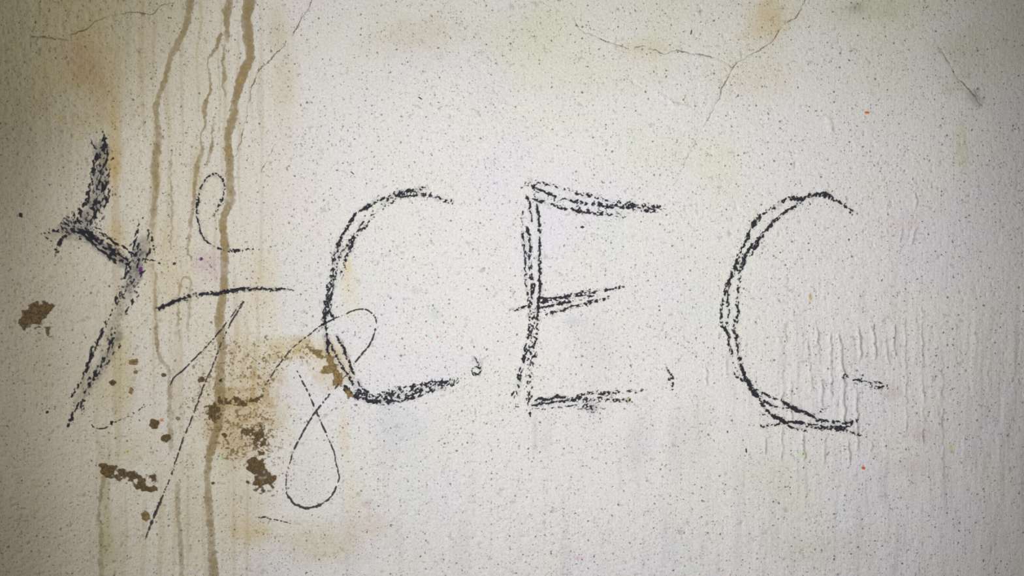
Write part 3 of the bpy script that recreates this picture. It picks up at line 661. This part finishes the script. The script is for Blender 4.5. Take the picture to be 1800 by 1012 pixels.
mark('letter', 680, 708, 'charcoal letter C with a thick smeared foot, first of the three big letters', 'letter', [
 ('stroke', [([(747,330),(735,333),(720,336),(705,340),(690,343),(678,346)],5.5,.68), ([(678,346),(665,352),(650,360),(640,367),(627,372)],5,.62), ([(627,372),(621,382),(613,396),(605,409),(599,420)],5,.70),
   ([(796,356),(785,352),(775,351),(760,345),(748,342)],6,.60), ([(748,342),(735,342),(720,343),(705,345),(697,348),(687,356)],6.5,.70), ([(675,352),(686,347)],7,.7),
   ([(687,356),(672,365),(660,374),(650,388),(645,394)],6,.42), ([(645,394),(635,405),(625,413),(618,424)],6,.62), ([(643,377),(638,389),(630,402)],3,.6), ([(670,355),(676,362),(668,370)],6,.45),
   ([(735,348),(750,348)],6,.2)]),
 ('stroke', [([(600,412),(596,430),(588,450),(585,472),(581,495),(576,517)],6.4,.66), ([(576,517),(574,540),(571,562),(572,583)],8.5,.80), ([(572,583),(576,600),(577,622)],5.5,.9),
   ([(618,418),(607,434),(597,452),(592,472),(587,490),(584,508),(581,530),(580,548),(586,560)],4,.72), ([(622,424),(612,446),(606,460)],5,.7), ([(606,462),(602,480),(598,493)],7,.34),
   ([(594,475),(602,478),(604,490)],4,.45)]),
 ('stroke', [([(580,602),(585,613),(592,626),(600,642),(606,652)],3.4,.85), ([(606,652),(616,667),(627,682),(642,692),(660,697)],4,.78), ([(591,588),(597,600),(604,613),(610,626),(617,645),(624,660)],3.6,.88),
   ([(629,666),(633,676),(641,686),(652,692)],3.6,.9), ([(604,678),(612,687),(625,695),(645,702),(660,705),(677,708)],6.5,.95), ([(620,686),(640,694),(662,700)],5,.72),
   ([(677,708),(700,703),(725,699),(745,693)],6,.72), ([(655,700),(685,702),(715,695),(735,689)],12,.55), ([(660,695),(682,687),(712,680),(750,675),(785,668)],7,.38),
   ([(665,697),(690,691),(712,690),(745,684),(775,676),(802,672)],10,.62), ([(735,689),(770,680),(802,668)],12,.46)])], k=.42, extra=8)
mark('full_stop', 838, 658, 'charcoal full stop with a curved tick, between first C and E', 'full stop', [
 ('stroke', [([(832,626),(837,632),(841,641)],3,.95), ([(831,653),(832,647),(838,645),(844,647),(844,652),(840,658),(834,659),(831,656)],3,.8), ([(834,655),(838,659),(842,655)],4,.8)])], k=.4, extra=5)
mark('letter', 931, 735, 'charcoal letter E with tripled upright, middle of the three big letters', 'letter', [
 ('stroke', [([(919,395),(918,378),(922,370)],3,.5), ([(917,405),(920,425),(923,445),(923,470),(925,500),(928,520),(931,537)],3.4,.66), ([(925,343),(929,352),(932,375),(935,395)],3.2,.66),
   ([(925,393),(929,410),(932,430),(932,455),(933,478)],4.6,.72), ([(933,478),(936,500),(934,525),(932,545)],6,.62), ([(944,356),(946,375),(948,400),(949,430)],3.6,.86),
   ([(949,430),(949,455),(949,480),(949,500),(948,520),(945,545),(944,570)],4.2,.88), ([(929,520),(932,545),(930,580),(927,600)],4,.7), ([(944,545),(943,590),(938,612)],4,.66),
   ([(937,545),(936,600),(932,650)],17,.32), ([(925,600),(923,620),(919,640)],5,.70), ([(928,610),(934,625)],7,.55), ([(920,636),(914,655),(910,685)],6,.55), ([(934,630),(931,650),(930,690)],11,.36),
   ([(931,685),(930,700),(931,718)],9,.62), ([(931,726),(932,732)],6,.8), ([(897,696),(904,689),(910,690),(906,697)],5,.5), ([(908,712),(911,718)],6,.5), ([(940,325),(939,348)],4,.6)]),
 ('stroke', [([(919,330),(921,325),(935,323)],5,.5), ([(929,314),(933,322)],3.2,.95), ([(925,322),(940,326),(944,336)],12,.42), ([(935,326),(948,333)],5,.8), ([(933,320),(948,321),(960,324),(976,327),(990,331)],4,.5), ([(932,322),(940,330),(950,333)],9,.45),
   ([(990,331),(1005,335),(1018,341),(1040,344),(1055,348),(1068,353)],4,.64), ([(1068,353),(1085,355),(1105,358),(1125,362)],5,.5), ([(1100,358),(1125,362),(1145,364),(1166,364)],8,.62),
   ([(942,331),(956,337),(970,344),(978,347)],4.2,.88), ([(982,349),(1000,352),(1015,355),(1035,360)],6,.74), ([(1035,360),(1050,358),(1065,362),(1085,363),(1110,366),(1150,371)],7,.55), ([(1145,372),(1155,366)],7,.8),
   ([(937,349),(950,353),(965,358)],4.6,.82), ([(965,358),(985,366),(1000,367)],4,.66), ([(950,349),(970,353),(990,360)],9,.28), ([(1000,367),(1018,372),(1040,375),(1060,377)],5,.74),
   ([(1060,376),(1080,377),(1104,379)],5,.42), ([(1010,366),(1040,370),(1070,374),(1090,375)],8,.32)]),
 ('stroke', [([(898,543),(913,541),(926,538)],5,.62), ([(946,525),(970,524),(990,522)],3.6,.92), ([(985,524),(1010,517),(1038,510)],5.5,.80), ([(1055,510),(1075,507),(1096,505)],3.6,.76),
   ([(948,534),(962,529),(985,526),(1010,522),(1030,518),(1050,512)],5,.52), ([(944,542),(965,538),(985,533),(1005,529)],4,.90), ([(1005,529),(1028,523),(1048,517)],4,.66),
   ([(958,552),(970,550),(985,545)],4.6,.70), ([(985,546),(1010,540),(1032,533),(1056,526)],5,.60), ([(1040,528),(1058,525),(1072,523)],5,.52), ([(950,530),(960,545)],9,.4)]),
 ('stroke', [([(938,704),(950,702),(966,701),(982,697),(1000,699)],3.8,.86), ([(933,713),(948,710),(972,707),(1000,704),(1020,703)],3.8,.82), ([(990,700),(1015,701),(1035,702)],8,.6), ([(1015,696),(1035,692),(1050,691),(1068,690)],5,.58),
   ([(935,716),(960,716)],6,.3), ([(945,720),(968,717),(985,715),(1010,712)],3,.5), ([(1025,706),(1038,715),(1045,722)],18,.36), ([(1035,702),(1060,701),(1085,703),(1112,704)],5.5,.48),
   ([(1060,693),(1080,689),(1088,688)],6,.5), ([(1100,688),(1113,686)],4,.6), ([(1118,689),(1136,684)],3.4,.5), ([(1000,712),(1060,716)],14,.14)])], k=.36, extra=8)
mark('full_stop', 1181, 684, 'charcoal full stop drawn as a narrow zigzag tick, between E and last C', 'full stop', [
 ('stroke', [([(1172,645),(1176,653),(1181,660)],3.6,.9), ([(1181,658),(1183,664),(1177,666),(1181,673)],3.4,.8), ([(1180,672),(1182,683)],4.6,.8)])], k=.4, extra=4)
mark('letter', 1400, 755, 'charcoal letter C drawn with separate double lines, last of the three big letters', 'letter', [
 ('stroke', [([(1498,374),(1490,366),(1480,358),(1466,351)],4.6,.92), ([(1466,351),(1456,344),(1445,341),(1432,343),(1420,346)],7.5,.78), ([(1420,346),(1410,350),(1398,348),(1386,347)],6.5,.80),
   ([(1386,348),(1378,352),(1365,362)],5.5,.70), ([(1365,361),(1353,369),(1340,375)],4.4,.62), ([(1340,376),(1334,384),(1325,392),(1318,405)],7.5,.66), ([(1330,371),(1335,378)],4,.5),
   ([(1318,405),(1311,424),(1303,437)],6,.56), ([(1412,352),(1402,357),(1396,362),(1382,371),(1370,381)],4.6,.84), ([(1370,381),(1356,393),(1348,403),(1342,408)],5.4,.92),
   ([(1342,408),(1334,420),(1322,431),(1314,442)],7,.66), ([(1334,428),(1323,442),(1318,450)],5,.48), ([(1418,354),(1425,360)],5,.4)]),
 ('stroke', [([(1303,437),(1299,450),(1292,467),(1288,480)],6,.70), ([(1315,440),(1309,455),(1304,466),(1300,480)],6.5,.78), ([(1305,445),(1296,478)],15,.48), ([(1288,478),(1282,492),(1276,508),(1272,524),(1268,540),(1267,560),(1269,574)],4.2,.76),
   ([(1283,492),(1280,508),(1279,525),(1281,545),(1277,562)],4.2,.66), ([(1300,480),(1300,492),(1297,505),(1296,530),(1297,548),(1295,570)],4.2,.68), ([(1277,557),(1278,572)],5,.75), ([(1289,555),(1291,580)],4,.75),
   ([(1269,574),(1277,582),(1281,597),(1284,615),(1288,628)],4.6,.76), ([(1275,575),(1279,583)],8,.55), ([(1291,575),(1293,590),(1296,606),(1299,622)],4.4,.92), ([(1297,620),(1302,638),(1306,652),(1310,662)],5,.84), ([(1288,632),(1293,648),(1300,660)],3,.55),
   ([(1289,656),(1300,666),(1308,672)],4.6,.66)]),
 ('stroke', [([(1308,660),(1314,672),(1325,688),(1336,703)],7,.95), ([(1336,703),(1345,718),(1355,728)],3.6,.92), ([(1325,682),(1336,688),(1350,696),(1370,703)],4.2,.76), ([(1372,704),(1390,714),(1405,720),(1420,727),(1433,735)],5.4,.86),
   ([(1336,702),(1350,710),(1366,715)],4.6,.76), ([(1376,716),(1392,717),(1408,725)],5,.72), ([(1434,736),(1450,740),(1475,742),(1500,742)],5.2,.70), ([(1355,728),(1370,737),(1385,743)],5.8,.88),
   ([(1383,742),(1400,743),(1418,745)],5,.84), ([(1380,746),(1400,753),(1420,757)],3.2,.72), ([(1418,748),(1440,750),(1462,750),(1484,752)],7.5,.80), ([(1484,752),(1494,746),(1507,738)],5.5,.6), ([(1430,727),(1444,719),(1456,713)],4.6,.42),
   ([(1331,721),(1340,727),(1350,731)],3.6,.70), ([(1336,747),(1345,750),(1358,745),(1374,746)],3.8,.66), ([(1486,756),(1500,760),(1523,769)],3.2,.5), ([(1455,755),(1490,757)],4,.4)])], k=.34, extra=7)
mark('dash', 1520, 672, 'faint broken charcoal dash inside the opening of the last letter C', 'dash', [
 ('stroke', [([(1480,666),(1487,661),(1498,660)],5,.48), ([(1500,667),(1510,665),(1517,659)],5.4,.72), ([(1508,669),(1518,671),(1528,670)],5,.6), ([(1535,671),(1549,673)],3.2,.8), ([(1538,682),(1549,681),(1558,677)],5,.66), ([(1500,668),(1545,678)],10,.2)])], k=.3, extra=6)
